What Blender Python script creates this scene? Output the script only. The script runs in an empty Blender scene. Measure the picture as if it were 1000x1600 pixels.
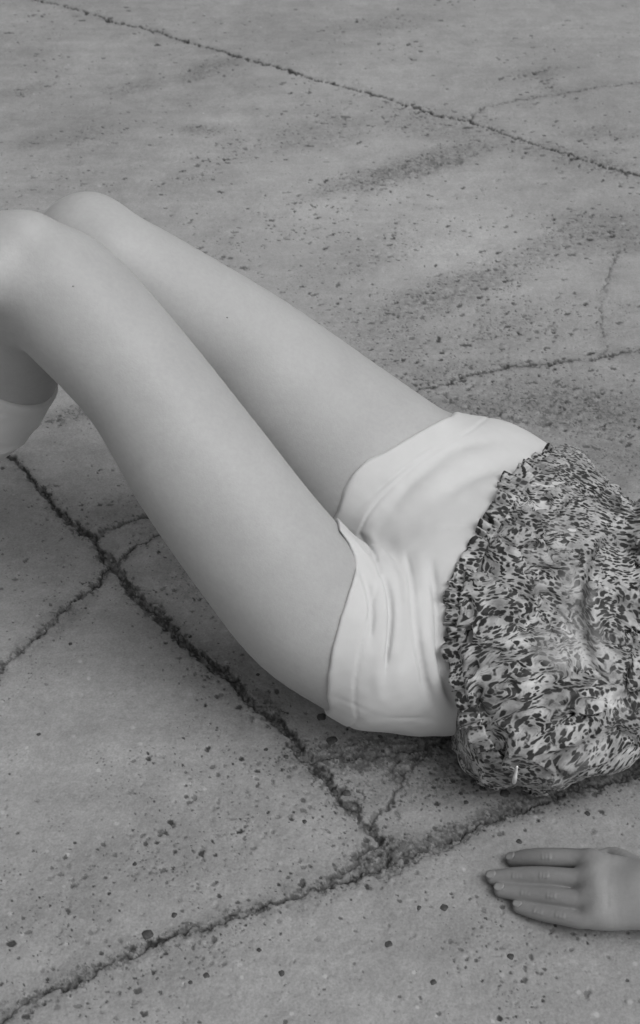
import bpy, bmesh, math, random
import numpy as np
from mathutils import Vector

random.seed(7)
RNG = np.random.default_rng(11)
SC = bpy.context.scene
COL = SC.collection

# ------------------------------------------------------------------ camera
CAM_H, DEP, FPX = 1.05, math.radians(42.0), 2000.0
cam_d = bpy.data.cameras.new('camera')
cam = bpy.data.objects.new('camera', cam_d)
COL.objects.link(cam)
cam.location = (0, 0, CAM_H)
cam.rotation_euler = (math.pi / 2 - DEP, 0, 0)
cam_d.sensor_fit = 'VERTICAL'
cam_d.sensor_height = 24.0
cam_d.lens = 24.0 * FPX / 1600.0
cam_d.clip_start = 0.02
cam_d.clip_end = 500
cam_d.dof.use_dof = True
cam_d.dof.focus_distance = 1.36
cam_d.dof.aperture_fstop = 8.0
SC.camera = cam

# ------------------------------------------------------------------ sky, sun, exposure
SUN_EL, SUN_AZ = math.radians(61), math.radians(126)     # azimuth clockwise from +Y
world = bpy.data.worlds.new('World')
SC.world = world
world.use_nodes = True
wn, wl = world.node_tree.nodes, world.node_tree.links
wn.clear()
sky = wn.new('ShaderNodeTexSky')
sky.sky_type = 'NISHITA'
sky.sun_disc = False
sky.sun_elevation = SUN_EL
sky.sun_rotation = SUN_AZ
sky.air_density = 1.0
sky.dust_density = 4.0
bw = wn.new('ShaderNodeRGBToBW')
bg = wn.new('ShaderNodeBackground')
bg.inputs['Strength'].default_value = 0.122
wo = wn.new('ShaderNodeOutputWorld')
wl.new(sky.outputs['Color'], bw.inputs['Color'])
wl.new(bw.outputs['Val'], bg.inputs['Color'])
wl.new(bg.outputs['Background'], wo.inputs['Surface'])
sun_d = bpy.data.lights.new('sun', 'SUN')
sun_d.energy = 1.32
sun_d.angle = math.radians(40)
sun_d.color = (1, 1, 1)
sun = bpy.data.objects.new('sun', sun_d)
COL.objects.link(sun)
sv = Vector((math.sin(SUN_AZ) * math.cos(SUN_EL), math.cos(SUN_AZ) * math.cos(SUN_EL), math.sin(SUN_EL)))
sun.rotation_euler = sv.to_track_quat('Z', 'Y').to_euler()
sun.location = (2, 3, 5)
SC.view_settings.view_transform = 'Standard'
SC.view_settings.look = 'None'
SC.view_settings.gamma = 1.0
SC.view_settings.use_curve_mapping = False
SC.view_settings.exposure = 0.25

# ------------------------------------------------------------------ helpers: view geometry used to survey the place
cF = np.array([0, math.cos(DEP), -math.sin(DEP)])
cU = np.array([0, math.sin(DEP), math.cos(DEP)])
cX = np.array([1.0, 0, 0])
CAMP = np.array([0, 0, CAM_H])


def ray(px, py):
    return cF + (px - 500) / FPX * cX - (py - 800) / FPX * cU


def at(px, py, z=0.0):
    d = ray(px, py)
    return CAMP + d * ((z - CAM_H) / d[2])


def depth(p):
    return float(np.dot(np.asarray(p) - CAMP, cF))


def stations(rows):
    """rows of (px, py, half width px, height): survey points -> world centres and radii in metres"""
    P = np.array([at(a, b, z) for a, b, w, z in rows])
    R = np.array([w * depth(p) / FPX for (a, b, w, z), p in zip(rows, P)])
    return P, R


# ------------------------------------------------------------------ helpers: noise
def _h(ix, iy, iz, seed):
    n = (ix.astype(np.int64) * 374761393 + iy.astype(np.int64) * 668265263 + iz.astype(np.int64) * 2147483647 // 7 + seed * 974634777) & 0x7fffffff
    n = ((n ^ (n >> 13)) * 1274126177) & 0x7fffffff
    n = ((n ^ (n >> 16)) * 1103515245) & 0x7fffffff
    return ((n >> 8) & 0xffff).astype(np.float32) / 65535.0


def noise2(x, y, seed=0):
    ix, iy = np.floor(x), np.floor(y)
    fx, fy = (x - ix).astype(np.float32), (y - iy).astype(np.float32)
    fx, fy = fx * fx * fx * (fx * (fx * 6 - 15) + 10), fy * fy * fy * (fy * (fy * 6 - 15) + 10)
    z = np.zeros_like(ix)
    a, b, c, d = _h(ix, iy, z, seed), _h(ix + 1, iy, z, seed), _h(ix, iy + 1, z, seed), _h(ix + 1, iy + 1, z, seed)
    return (a + (b - a) * fx) * (1 - fy) + (c + (d - c) * fx) * fy


def fbm2(x, y, seed=0, octv=4, gain=0.5):
    s, amp, t = 0, 1.0, 0.0
    for o in range(octv):
        s = s + amp * noise2(x * 2 ** o + 17.3 * o, y * 2 ** o - 9.1 * o, seed + o)
        t += amp
        amp *= gain
    return s / t


def noise3(P, seed=0):
    I = np.floor(P)
    F = (P - I).astype(np.float32)
    F = F * F * (3 - 2 * F)
    out = 0
    for dx in (0, 1):
        for dy in (0, 1):
            for dz in (0, 1):
                w = (F[:, 0] if dx else 1 - F[:, 0]) * (F[:, 1] if dy else 1 - F[:, 1]) * (F[:, 2] if dz else 1 - F[:, 2])
                out = out + w * _h(I[:, 0] + dx, I[:, 1] + dy, I[:, 2] + dz, seed)
    return out


def sstep(a, b, x):
    t = np.clip((x - a) / (b - a), 0, 1)
    return t * t * (3 - 2 * t)


# ------------------------------------------------------------------ helpers: meshes
def mesh_np(name, V, F, mat=None, parent=None, smooth=True, attrs=None):
    V = np.asarray(V, np.float32)
    F = np.asarray(F, np.int32)
    n = F.shape[1]
    me = bpy.data.meshes.new(name)
    me.vertices.add(len(V))
    me.vertices.foreach_set('co', V.ravel())
    me.loops.add(F.size)
    me.loops.foreach_set('vertex_index', F.ravel())
    me.polygons.add(len(F))
    me.polygons.foreach_set('loop_start', np.arange(0, F.size, n, dtype=np.int32))
    me.update(calc_edges=True)
    me.polygons.foreach_set('use_smooth', np.full(len(F), smooth))
    if attrs:
        for k, v in attrs.items():
            a = me.attributes.new(k, 'FLOAT', 'POINT')
            a.data.foreach_set('value', np.asarray(v, np.float32).ravel())
    me.validate()
    ob = bpy.data.objects.new(name, me)
    COL.objects.link(ob)
    if mat:
        me.materials.append(mat)
    if parent:
        ob.parent = parent
        ob.matrix_parent_inverse = parent.matrix_world.inverted()
    return ob


def catmull(P, R, n):
    P = np.asarray(P, float)
    R = np.asarray(R, float)
    Q = np.column_stack([P, R])
    Q = np.vstack([2 * Q[0] - Q[1], Q, 2 * Q[-1] - Q[-2]])
    out = []
    for i in range(1, len(Q) - 2):
        p0, p1, p2, p3 = Q[i - 1], Q[i], Q[i + 1], Q[i + 2]
        for t in np.linspace(0, 1, n, endpoint=False):
            out.append(0.5 * (2 * p1 + (p2 - p0) * t + (2 * p0 - 5 * p1 + 4 * p2 - p3) * t * t + (3 * p1 - p0 - 3 * p2 + p3) * t ** 3))
    out.append(Q[-2])
    out = np.array(out)
    return out[:, :3], np.maximum(out[:, 3], 1e-3)


class Chain:
    """a limb: swept spheres along a smooth centre line"""

    def __init__(s, P, R, k=0.02, n=5, clip=None):
        s.P, s.R = catmull(P, R, n) if len(P) > 1 else (np.asarray(P, float), np.asarray(R, float))
        s.k = k
        s.clip = clip
        m = s.R.max() + 0.03 + k
        s.lo, s.hi = (s.P - s.R[:, None]).min(0) - 0.03 - k, (s.P + s.R[:, None]).max(0) + 0.03 + k

    def d(s, X):
        if len(s.P) == 1:
            D = np.sqrt(((X - s.P[0].astype(np.float32)) ** 2).sum(-1)) - s.R[0]
        else:
            D = None
            for i in range(len(s.P) - 1):
                a, b = s.P[i].astype(np.float32), s.P[i + 1].astype(np.float32)
                ab = b - a
                l2 = float(ab @ ab) + 1e-12
                t = np.clip(((X - a) @ ab) / np.float32(l2), 0, 1)
                q = X - a - t[..., None] * ab
                dd = np.sqrt((q * q).sum(-1)) - (np.float32(s.R[i]) + np.float32(s.R[i + 1] - s.R[i]) * t)
                D = dd if D is None else np.minimum(D, dd)
        if s.clip:
            for cut in s.clip:
                D = -smin(-D, -cut(X), .003)
        return D


class Egg:
    """an ellipsoid with axes given as rows of M"""

    def __init__(s, c, r, M=None, k=0.02):
        s.c, s.r = np.asarray(c, float), np.asarray(r, float)
        s.M = np.eye(3) if M is None else np.asarray(M, float)
        s.k = k
        e = s.r.max() + 0.03 + k
        s.lo, s.hi = s.c - e, s.c + e

    def d(s, X):
        q = ((X - s.c.astype(np.float32)) @ s.M.T.astype(np.float32))
        r = s.r.astype(np.float32)
        k0 = np.sqrt(((q / r) ** 2).sum(-1))
        k1 = np.sqrt(((q / (r * r)) ** 2).sum(-1)) + 1e-6
        return np.where(k0 < 1e-3, -r.min(), k0 * (k0 - 1) / k1)


def smin(a, b, k):
    if k <= 0:
        return np.minimum(a, b)
    h = np.maximum(k - np.abs(a - b), 0) / k
    return np.minimum(a, b) - h * h * k * 0.25


def ev(prims, X):
    X = np.asarray(X, np.float32)
    D = np.full(len(X), 1.0, np.float32)
    for p in prims:
        m = np.all((X > p.lo) & (X < p.hi), axis=1)
        if m.any():
            D[m] = smin(D[m], p.d(X[m]), p.k)
    return D


def march(fn, px, py, t0=0.5):
    """where the sight line through a survey pixel meets a surface"""
    d = ray(px, py)
    L = np.linalg.norm(d)
    t = t0
    for _ in range(400):
        q = CAMP + d * t
        v = float(fn(q[None])[0])
        if v < 2e-4:
            break
        t += min(max(v * 0.5, 1e-3), 0.02) / L
        if t > 3:
            return None
    return CAMP + d * t


def surface(prims, vox, fn=None, lo=None, hi=None, newton=1, band=0.014):
    """closed surface round the prims (surface nets), then pulled exactly onto it"""
    lo = np.min([p.lo for p in prims], 0) if lo is None else np.asarray(lo, float)
    hi = np.max([p.hi for p in prims], 0) if hi is None else np.asarray(hi, float)
    n = (np.ceil((hi - lo) / vox / 4).astype(int) + 1) * 4
    nb = n // 4
    cax = [(lo[i] + vox * (4 * np.arange(nb[i]) + 1.5)).astype(np.float32) for i in range(3)]
    C = np.full(nb, 1.0, np.float32)          # coarse look first
    for p in prims:
        sl = []
        for i in range(3):
            a = int(np.clip(np.floor((p.lo[i] - lo[i]) / vox / 4) - 1, 0, nb[i]))
            b = int(np.clip(np.ceil((p.hi[i] - lo[i]) / vox / 4) + 2, 0, nb[i]))
            sl.append(slice(a, b))
        sl = tuple(sl)
        G = np.stack(np.meshgrid(*[cax[i][sl[i]] for i in range(3)], indexing='ij'), -1)
        if G.size:
            C[sl] = smin(C[sl], p.d(G.reshape(-1, 3)).reshape(G.shape[:3]), p.k)
    near = np.abs(C) < 4.6 * vox + (band if fn is not None else 0.001)
    D = np.repeat(np.repeat(np.repeat(np.where(C < 0, -1.0, 1.0).astype(np.float32), 4, 0), 4, 1), 4, 2)
    m = np.repeat(np.repeat(np.repeat(near, 4, 0), 4, 1), 4, 2)
    idx = np.argwhere(m)
    X = (lo + vox * idx).astype(np.float32)
    d = ev(prims, X)
    if fn is not None:
        k = np.abs(d) < band + 2 * vox
        d[k] = fn(X[k], d[k])
    D[m] = d
    S = D < 0
    c = np.zeros(n - 1, np.int8)
    for dx in (0, 1):
        for dy in (0, 1):
            for dz in (0, 1):
                c += S[dx:n[0] - 1 + dx, dy:n[1] - 1 + dy, dz:n[2] - 1 + dz]
    act = (c > 0) & (c < 8)
    ids = np.full(n - 1, -1, np.int32)
    cells = np.argwhere(act)
    ids[act] = np.arange(len(cells))
    acc = np.zeros((len(cells), 3))
    cnt = np.zeros(len(cells))
    for axis in range(3):
        o = [i for i in range(3) if i != axis]
        for u in (0, 1):
            for v in (0, 1):
                a = cells.copy()
                a[:, o[0]] += u
                a[:, o[1]] += v
                b = a.copy()
                b[:, axis] += 1
                va, vb = D[tuple(a.T)], D[tuple(b.T)]
                m = (va < 0) != (vb < 0)
                t = np.where(m, va / np.where(m, va - vb, 1), 0)
                pt = a.astype(float)
                pt[:, axis] += t
                acc[m] += pt[m]
                cnt[m] += 1
    V = lo + vox * acc / np.maximum(cnt, 1)[:, None]
    faces = []
    for axis in range(3):
        o = [(axis + 1) % 3, (axis + 2) % 3]
        sa = [slice(None)] * 3
        sb = [slice(None)] * 3
        sa[axis], sb[axis] = slice(0, -1), slice(1, None)
        ch = S[tuple(sa)] != S[tuple(sb)]
        e = np.argwhere(ch)
        ok = (e[:, o[0]] > 0) & (e[:, o[1]] > 0) & (e[:, o[0]] < n[o[0]] - 1) & (e[:, o[1]] < n[o[1]] - 1)
        e = e[ok]
        ins = S[tuple(e.T)]
        q = []
        for (u, v) in ((0, 0), (-1, 0), (-1, -1), (0, -1)):
            a = e.copy()
            a[:, o[0]] += u
            a[:, o[1]] += v
            q.append(ids[tuple(a.T)])
        q = np.stack(q, 1)
        q[~ins] = q[~ins][:, ::-1]
        faces.append(q)
    F = np.vstack(faces)
    F = F[(F >= 0).all(1)]
    base = (lambda X: ev(prims, X)) if fn is None else (lambda X: fn(X.astype(np.float32), ev(prims, X)))
    h = vox * 0.3
    for _ in range(newton):
        d0 = base(V)
        g = np.stack([base(V + h * np.eye(3)[i]) - d0 for i in range(3)], 1) / h
        g2 = np.maximum((g * g).sum(1), 0.3)
        st = (d0 / g2)[:, None] * g
        ln = np.linalg.norm(st, axis=1)
        st *= np.minimum(1, vox * 0.6 / np.maximum(ln, 1e-9))[:, None]
        V = V - st
    return V, F


# ------------------------------------------------------------------ helpers: materials
def new_mat(name):
    m = bpy.data.materials.new(name)
    m.use_nodes = True
    t = m.node_tree
    b = t.nodes['Principled BSDF']
    return m, t, b


def nd(t, kind, **kw):
    n = t.nodes.new(kind)
    for k, v in kw.items():
        if k.startswith('i_'):
            n.inputs[k[2:].replace('_', ' ')].default_value = v
        else:
            setattr(n, k, v)
    return n


def ramp(t, src, stops):
    r = t.nodes.new('ShaderNodeValToRGB')
    e = r.color_ramp.elements
    while len(e) < len(stops):
        e.new(0.5)
    for el, (p, v) in zip(e, stops):
        el.position = p
        el.color = (v, v, v, 1)
    t.links.new(src, r.inputs['Fac'])
    return r.outputs['Color']


def mth(t, op, a, b=None, clamp=False):
    n = t.nodes.new('ShaderNodeMath')
    n.operation = op
    n.use_clamp = clamp
    for i, v in enumerate((a, b)):
        if v is None:
            continue
        if isinstance(v, (int, float)):
            n.inputs[i].default_value = v
        else:
            t.links.new(v, n.inputs[i])
    return n.outputs[0]


def mixc(t, fac, a, b):
    n = t.nodes.new('ShaderNodeMix')
    n.data_type = 'RGBA'
    for sock, v in ((n.inputs[0], fac), (n.inputs[6], a), (n.inputs[7], b)):
        if isinstance(v, (int, float)):
            sock.default_value = v if sock == n.inputs[0] else (v, v, v, 1)
        else:
            t.links.new(v, sock)
    return n.outputs[2]


def noise_node(t, vec, scale, detail=4, rough=0.55, dist=0.0):
    n = nd(t, 'ShaderNodeTexNoise')
    n.inputs['Scale'].default_value = scale
    n.inputs['Detail'].default_value = detail
    n.inputs['Roughness'].default_value = rough
    n.inputs['Distortion'].default_value = dist
    if vec is not None:
        t.links.new(vec, n.inputs['Vector'])
    return n.outputs['Fac']


def concrete_mat():
    m, t, b = new_mat('worn_concrete')
    geo = nd(t, 'ShaderNodeNewGeometry')
    vec = geo.outputs['Position']
    dirt = nd(t, 'ShaderNodeAttribute', attribute_name='dirt').outputs['Fac']
    pale = nd(t, 'ShaderNodeAttribute', attribute_name='pale').outputs['Fac']
    big = ramp(t, noise_node(t, vec, 3.2, 4, 0.55), [(0.3, 0.214), (0.7, 0.276)])
    mid = ramp(t, noise_node(t, vec, 22, 5, 0.65), [(0.25, 0.82), (0.75, 1.12)])
    fine = mth(t, 'MULTIPLY', ramp(t, noise_node(t, vec, 420, 3, 0.6), [(0.3, 0.84), (0.7, 1.13)]), ramp(t, noise_node(t, vec, 130, 5, 0.7), [(0.3, 0.90), (0.7, 1.08)]))
    mp = nd(t, 'ShaderNodeMapping')
    mp.inputs['Rotation'].default_value = (0, 0, math.radians(-24))
    mp.inputs['Scale'].default_value = (2.0, 14.0, 1)
    t.links.new(vec, mp.inputs['Vector'])
    brush = ramp(t, noise_node(t, mp.outputs['Vector'], 3.0, 7, 0.68), [(0.3, 0.92), (0.7, 1.06)])
    c = mth(t, 'MULTIPLY', mth(t, 'MULTIPLY', big, mid), mth(t, 'MULTIPLY', fine, brush))
    c = mth(t, 'ADD', c, mth(t, 'MULTIPLY', pale, 0.11))
    stain = nd(t, 'ShaderNodeAttribute', attribute_name='stain').outputs['Fac']
    sm_ = ramp(t, noise_node(t, vec, 95, 6, 0.72), [(0.32, 0.10), (0.68, 0.85)])
    c = mth(t, 'MULTIPLY', c, mth(t, 'SUBTRACT', 1.0, mth(t, 'MULTIPLY', stain, sm_)))
    dn = mth(t, 'MULTIPLY', ramp(t, noise_node(t, vec, 260, 4, 0.7), [(0.3, 0.022), (0.55, 0.055), (0.75, 0.12)]), ramp(t, noise_node(t, vec, 40, 3, 0.6), [(0.35, 0.7), (0.65, 1.35)]))
    dn = mth(t, 'MULTIPLY', dn, ramp(t, dirt, [(0.62, 1.0), (0.95, 0.38)]))
    # dark specks where the skin has worn off
    vo = nd(t, 'ShaderNodeTexVoronoi')
    vo.inputs['Scale'].default_value = 190
    t.links.new(vec, vo.inputs['Vector'])
    sp = ramp(t, vo.outputs['Distance'], [(0.14, 0.8), (0.30, 0.0)])
    spm = ramp(t, mth(t, 'ADD', noise_node(t, vec, 17, 4, 0.6), mth(t, 'MULTIPLY', stain, 0.28)), [(0.53, 0.0), (0.70, 0.85)])
    speck = mth(t, 'MULTIPLY', sp, spm)
    rag = mth(t, 'MULTIPLY', mth(t, 'SUBTRACT', noise_node(t, vec, 480, 5, 0.7), 0.5), 1.1)
    rag = mth(t, 'MULTIPLY', rag, ramp(t, dirt, [(0.02, 0.0), (0.2, 1.0)]))
    crisp = ramp(t, mth(t, 'ADD', dirt, rag), [(0.22, 0.0), (0.40, 1.0)])
    f = mth(t, 'MULTIPLY', crisp, mth(t, 'ADD', mth(t, 'MULTIPLY', dirt, 0.85), 0.10))
    f = mth(t, 'MAXIMUM', f, speck, True)
    t.links.new(mixc(t, f, c, dn), b.inputs['Base Color'])
    b.inputs['Roughness'].default_value = 0.85
    b.inputs['Specular IOR Level'].default_value = 0.3
    bp = nd(t, 'ShaderNodeBump')
    bp.inputs['Strength'].default_value = 0.55
    bp.inputs['Distance'].default_value = 0.0012
    hn = mth(t, 'ADD', noise_node(t, vec, 300, 6, 0.65), mth(t, 'MULTIPLY', noise_node(t, vec, 70, 4, 0.6), 1.2))
    hn = mth(t, 'SUBTRACT', hn, mth(t, 'MULTIPLY', speck, 0.9))
    t.links.new(hn, bp.inputs['Height'])
    t.links.new(bp.outputs['Normal'], b.inputs['Normal'])
    return m


def skin_mat():
    m, t, b = new_mat('skin')
    vec = nd(t, 'ShaderNodeNewGeometry').outputs['Position']
    n1 = ramp(t, noise_node(t, vec, 14, 4, 0.6), [(0.3, 0.93), (0.7, 1.05)])
    n2 = ramp(t, noise_node(t, vec, 240, 3, 0.6), [(0.3, 0.96), (0.7, 1.03)])
    hand_dark = nd(t, 'ShaderNodeAttribute', attribute_name='tan').outputs['Fac']  # per-vertex amount of darker skin colour on hands and fingers
    c = mth(t, 'MULTIPLY', mth(t, 'MULTIPLY', n1, n2), mth(t, 'SUBTRACT', 0.336, mth(t, 'MULTIPLY', hand_dark, 0.15)))
    t.links.new(c, b.inputs['Base Color'])
    b.inputs['Roughness'].default_value = 0.52
    b.inputs['Specular IOR Level'].default_value = 0.35
    b.inputs['Subsurface Weight'].default_value = 0.3
    b.inputs['Subsurface Radius'].default_value = (0.006, 0.006, 0.006)
    b.inputs['Subsurface Scale'].default_value = 1.0
    bp = nd(t, 'ShaderNodeBump')
    bp.inputs['Strength'].default_value = 0.26
    bp.inputs['Distance'].default_value = 0.001
    hn = mth(t, 'ADD', noise_node(t, vec, 600, 4, 0.6), mth(t, 'MULTIPLY', noise_node(t, vec, 90, 3, 0.5), 1.0))
    t.links.new(hn, bp.inputs['Height'])
    t.links.new(bp.outputs['Normal'], b.inputs['Normal'])
    return m


def plain_cloth_mat(name, val, weave=1500):
    m, t, b = new_mat(name)
    vec = nd(t, 'ShaderNodeNewGeometry').outputs['Position']
    n1 = ramp(t, noise_node(t, vec, 30, 4, 0.6), [(0.3, 0.96), (0.7, 1.03)])
    t.links.new(mth(t, 'MULTIPLY', n1, val), b.inputs['Base Color'])
    b.inputs['Roughness'].default_value = 0.8
    b.inputs['Specular IOR Level'].default_value = 0.2
    b.inputs['Sheen Weight'].default_value = 0.12
    bp = nd(t, 'ShaderNodeBump')
    bp.inputs['Strength'].default_value = 0.2
    bp.inputs['Distance'].default_value = 0.001
    hn = mth(t, 'ADD', noise_node(t, vec, weave, 2, 0.5), mth(t, 'MULTIPLY', noise_node(t, vec, 60, 4, 0.6), 1.5))
    t.links.new(hn, bp.inputs['Height'])
    t.links.new(bp.outputs['Normal'], b.inputs['Normal'])
    return m


def print_mat():
    m, t, b = new_mat('leopard_print_chiffon')
    pos = nd(t, 'ShaderNodeNewGeometry').outputs['Position']
    wn_ = nd(t, 'ShaderNodeTexNoise')
    wn_.inputs['Scale'].default_value = 26
    wn_.inputs['Detail'].default_value = 3
    t.links.new(pos, wn_.inputs['Vector'])
    add = nd(t, 'ShaderNodeVectorMath', operation='MULTIPLY_ADD')
    t.links.new(wn_.outputs['Color'], add.inputs[0])
    add.inputs[1].default_value = (0.020, 0.020, 0.020)
    fold = nd(t, 'ShaderNodeAttribute', attribute_name='fold').outputs['Fac']
    run = nd(t, 'ShaderNodeVectorMath', operation='SCALE')
    run.inputs[0].default_value = (1.1, 2.4, 0.6)
    t.links.new(fold, run.inputs['Scale'])
    slip = nd(t, 'ShaderNodeVectorMath', operation='ADD')
    t.links.new(pos, slip.inputs[0])
    t.links.new(run.outputs[0], slip.inputs[1])
    t.links.new(slip.outputs[0], add.inputs[2])
    mp = nd(t, 'ShaderNodeMapping')
    mp.inputs['Rotation'].default_value = (0, 0, math.radians(18))
    mp.inputs['Scale'].default_value = (122, 178, 150)
    t.links.new(add.outputs[0], mp.inputs['Vector'])
    v1 = nd(t, 'ShaderNodeTexVoronoi')
    v1.inputs['Scale'].default_value = 1.0
    v1.inputs['Randomness'].default_value = 0.95
    t.links.new(mp.outputs['Vector'], v1.inputs['Vector'])
    # rosettes: big cells whose rims carry the large spots
    v2 = nd(t, 'ShaderNodeTexVoronoi')
    v2.inputs['Scale'].default_value = 0.36
    t.links.new(mp.outputs['Vector'], v2.inputs['Vector'])
    rim = ramp(t, v2.outputs['Distance'], [(0.10, 0.14), (0.30, 0.53), (0.60, 0.57), (0.80, 0.42)])
    sz = mth(t, 'MULTIPLY', rim, ramp(t, noise_node(t, pos, 36, 3, 0.6), [(0.3, 0.72), (0.7, 1.12)]))
    dist = mth(t, 'ADD', v1.outputs['Distance'], mth(t, 'MULTIPLY', mth(t, 'SUBTRACT', noise_node(t, pos, 300, 3, 0.6), 0.5), 0.20))
    v4 = nd(t, 'ShaderNodeTexVoronoi')
    v4.inputs['Scale'].default_value = 1.45
    t.links.new(mp.outputs['Vector'], v4.inputs['Vector'])
    which = ramp(t, noise_node(t, pos, 24, 2, 0.5), [(0.47, 0.0), (0.53, 1.0)])
    dist = mth(t, 'ADD', mth(t, 'MULTIPLY', dist, which), mth(t, 'MULTIPLY', v4.outputs['Distance'], mth(t, 'SUBTRACT', 1.0, which)))
    dd = mth(t, 'SUBTRACT', dist, sz)
    spot = ramp(t, mth(t, 'ADD', mth(t, 'MULTIPLY', dd, 2.0), 0.5), [(0.36, 1.0), (0.66, 0.0)])
    clear = ramp(t, noise_node(t, pos, 15, 3, 0.55), [(0.32, 0.60), (0.41, 1.0)])
    spot = mth(t, 'MULTIPLY', spot, clear)
    heart = ramp(t, v2.outputs['Distance'], [(0.10, 0.62), (0.38, 1.0)])
    base = mth(t, 'MULTIPLY', heart, ramp(t, noise_node(t, pos, 34, 4, 0.6), [(0.3, 0.16), (0.5, 0.30), (0.7, 0.48)]))
    v3 = nd(t, 'ShaderNodeTexVoronoi')
    v3.inputs['Scale'].default_value = 2.1
    t.links.new(mp.outputs['Vector'], v3.inputs['Vector'])
    fleck = ramp(t, v3.outputs['Distance'], [(0.20, 0.74), (0.42, 1.0)])
    base = mth(t, 'MULTIPLY', base, fleck)
    ink = ramp(t, noise_node(t, pos, 55, 3, 0.6), [(0.35, 0.008), (0.7, 0.030)])
    t.links.new(mixc(t, spot, base, ink), b.inputs['Base Color'])
    b.inputs['Roughness'].default_value = 0.6
    b.inputs['Specular IOR Level'].default_value = 0.3
    b.inputs['Sheen Weight'].default_value = 0.1
    bp = nd(t, 'ShaderNodeBump')
    bp.inputs['Strength'].default_value = 0.5
    bp.inputs['Distance'].default_value = 0.002
    mp2 = nd(t, 'ShaderNodeMapping')
    mp2.inputs['Rotation'].default_value = (0, 0, math.radians(15))
    mp2.inputs['Scale'].default_value = (60, 170, 100)
    t.links.new(add.outputs[0], mp2.inputs['Vector'])
    t.links.new(noise_node(t, mp2.outputs['Vector'], 1.0, 4, 0.6), bp.inputs['Height'])
    t.links.new(bp.outputs['Normal'], b.inputs['Normal'])
    return m


def simple_mat(name, val, rough=0.6, var=0.15, scale=120, spec=0.3):
    m, t, b = new_mat(name)
    vec = nd(t, 'ShaderNodeNewGeometry').outputs['Position']
    c = ramp(t, noise_node(t, vec, scale, 4, 0.6), [(0.3, val * (1 - var)), (0.7, val * (1 + var))])
    t.links.new(c, b.inputs['Base Color'])
    b.inputs['Roughness'].default_value = rough
    b.inputs['Specular IOR Level'].default_value = spec
    return m


M_CONC = concrete_mat()
M_SKIN = skin_mat()
M_SHORT = plain_cloth_mat('pale_cotton', 0.47)
M_SOCK = plain_cloth_mat('white_rib_knit', 0.50, 900)
M_PRINT = print_mat()
M_PEB = simple_mat('dark_stone', 0.045, 0.6, 0.4, 300)
M_NAIL = simple_mat('fingernail', 0.22, 0.45, 0.05)
M_MOLE = simple_mat('mole', 0.15, 0.6)
M_HAIR = simple_mat('dark_hair', 0.05, 0.45, 0.5, 200)
M_WHITE = simple_mat('white_cord', 0.72, 0.6, 0.08)

# ================================================================== GROUND
# survey of the cracks (photo pixel, photo pixel, width)
CR_A = [(-420, -170, 5), (-200, -92, 5), (-60, -38, 5), (60, 0, 5), (130, 18, 5), (180, 36, 7), (240, 48, 6), (300, 70, 5), (380, 92, 6), (440, 108, 6), (500, 127, 7),
        (560, 142, 5), (620, 160, 4), (680, 180, 6), (730, 187, 6), (790, 210, 5), (850, 231, 6), (900, 245, 6), (950, 262, 7), (1000, 275, 7), (1150, 325, 7), (1450, 420, 7)]
CR_B = [(-460, 1770, 9), (-60, 1620, 9), (0, 1592, 8), (70, 1550, 10), (140, 1518, 12), (220, 1482, 10), (300, 1452, 13), (340, 1440, 9), (380, 1428, 11), (450, 1400, 14),
        (500, 1388, 10), (560, 1368, 12), (620, 1345, 12), (700, 1310, 10), (760, 1283, 8), (830, 1256, 9), (900, 1234, 10), (960, 1215, 14), (1000, 1205, 16), (1150, 1150, 14), (1460, 1030, 12)]
CR_C = [(-420, 330, 9), (-120, 600, 9), (-40, 670, 9), (22, 722, 9), (60, 760, 9), (100, 805, 10), (145, 843, 10), (175, 885, 14), (215, 930, 18), (250, 965, 20), (290, 1008, 15),
        (340, 1043, 18), (380, 1080, 12), (430, 1125, 16), (480, 1180, 22), (520, 1230, 16), (560, 1275, 11), (590, 1310, 9), (612, 1348, 8)]
CR_D = [(-460, 1480, 14), (-140, 1190, 14), (-60, 1110, 14), (0, 1050, 12), (40, 1010, 13), (80, 970, 14), (130, 928, 13), (175, 885, 12), (215, 853, 5), (255, 828, 5), (320, 795, 5),
        (480, 700, 5), (660, 612, 6), (700, 600, 8), (750, 584, 11), (800, 572, 10), (860, 570, 8), (920, 562, 7), (960, 555, 8), (1000, 548, 8), (1150, 526, 6), (1450, 480, 6)]
MINOR = [
    ([(148, 842, 9), (190, 820, 9), (240, 805, 7), (300, 780, 6), (380, 740, 5)], 0.9),
    ([(730, 187, 4), (760, 167, 3), (850, 150, 3.2), (920, 140, 3), (1000, 130, 3), (1200, 105, 3)], 0.8),
    ([(680, 615, 4), (720, 635, 4), (760, 650, 3), (820, 660, 4), (880, 672, 3), (960, 690, 4)], 0.75),
    ([(945, 560, 3.5), (942, 500, 3), (940, 460, 3), (955, 420, 3), (968, 385, 3)], 0.7),
    ([(480, 1182, 12), (540, 1185, 12), (600, 1175, 13), (660, 1165, 12), (720, 1152, 10), (800, 1150, 8)], 0.85),
    ([(588, 1292, 6), (605, 1255, 7), (625, 1225, 8), (650, 1190, 9), (668, 1166, 9)], 0.85),
    ([(612, 1180, 16), (622, 1195, 14), (620, 1210, 9)], 0.8),
    ([(590, 1312, 6), (560, 1340, 12), (530, 1362, 10), (500, 1385, 8)], 0.8),
    ([(560, 1372, 4), (620, 1360, 4), (690, 1330, 4), (760, 1290, 4)], 0.6),
    ([(380, 92, 3), (345, 100, 3), (300, 122, 4)], 0.5),
]
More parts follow.
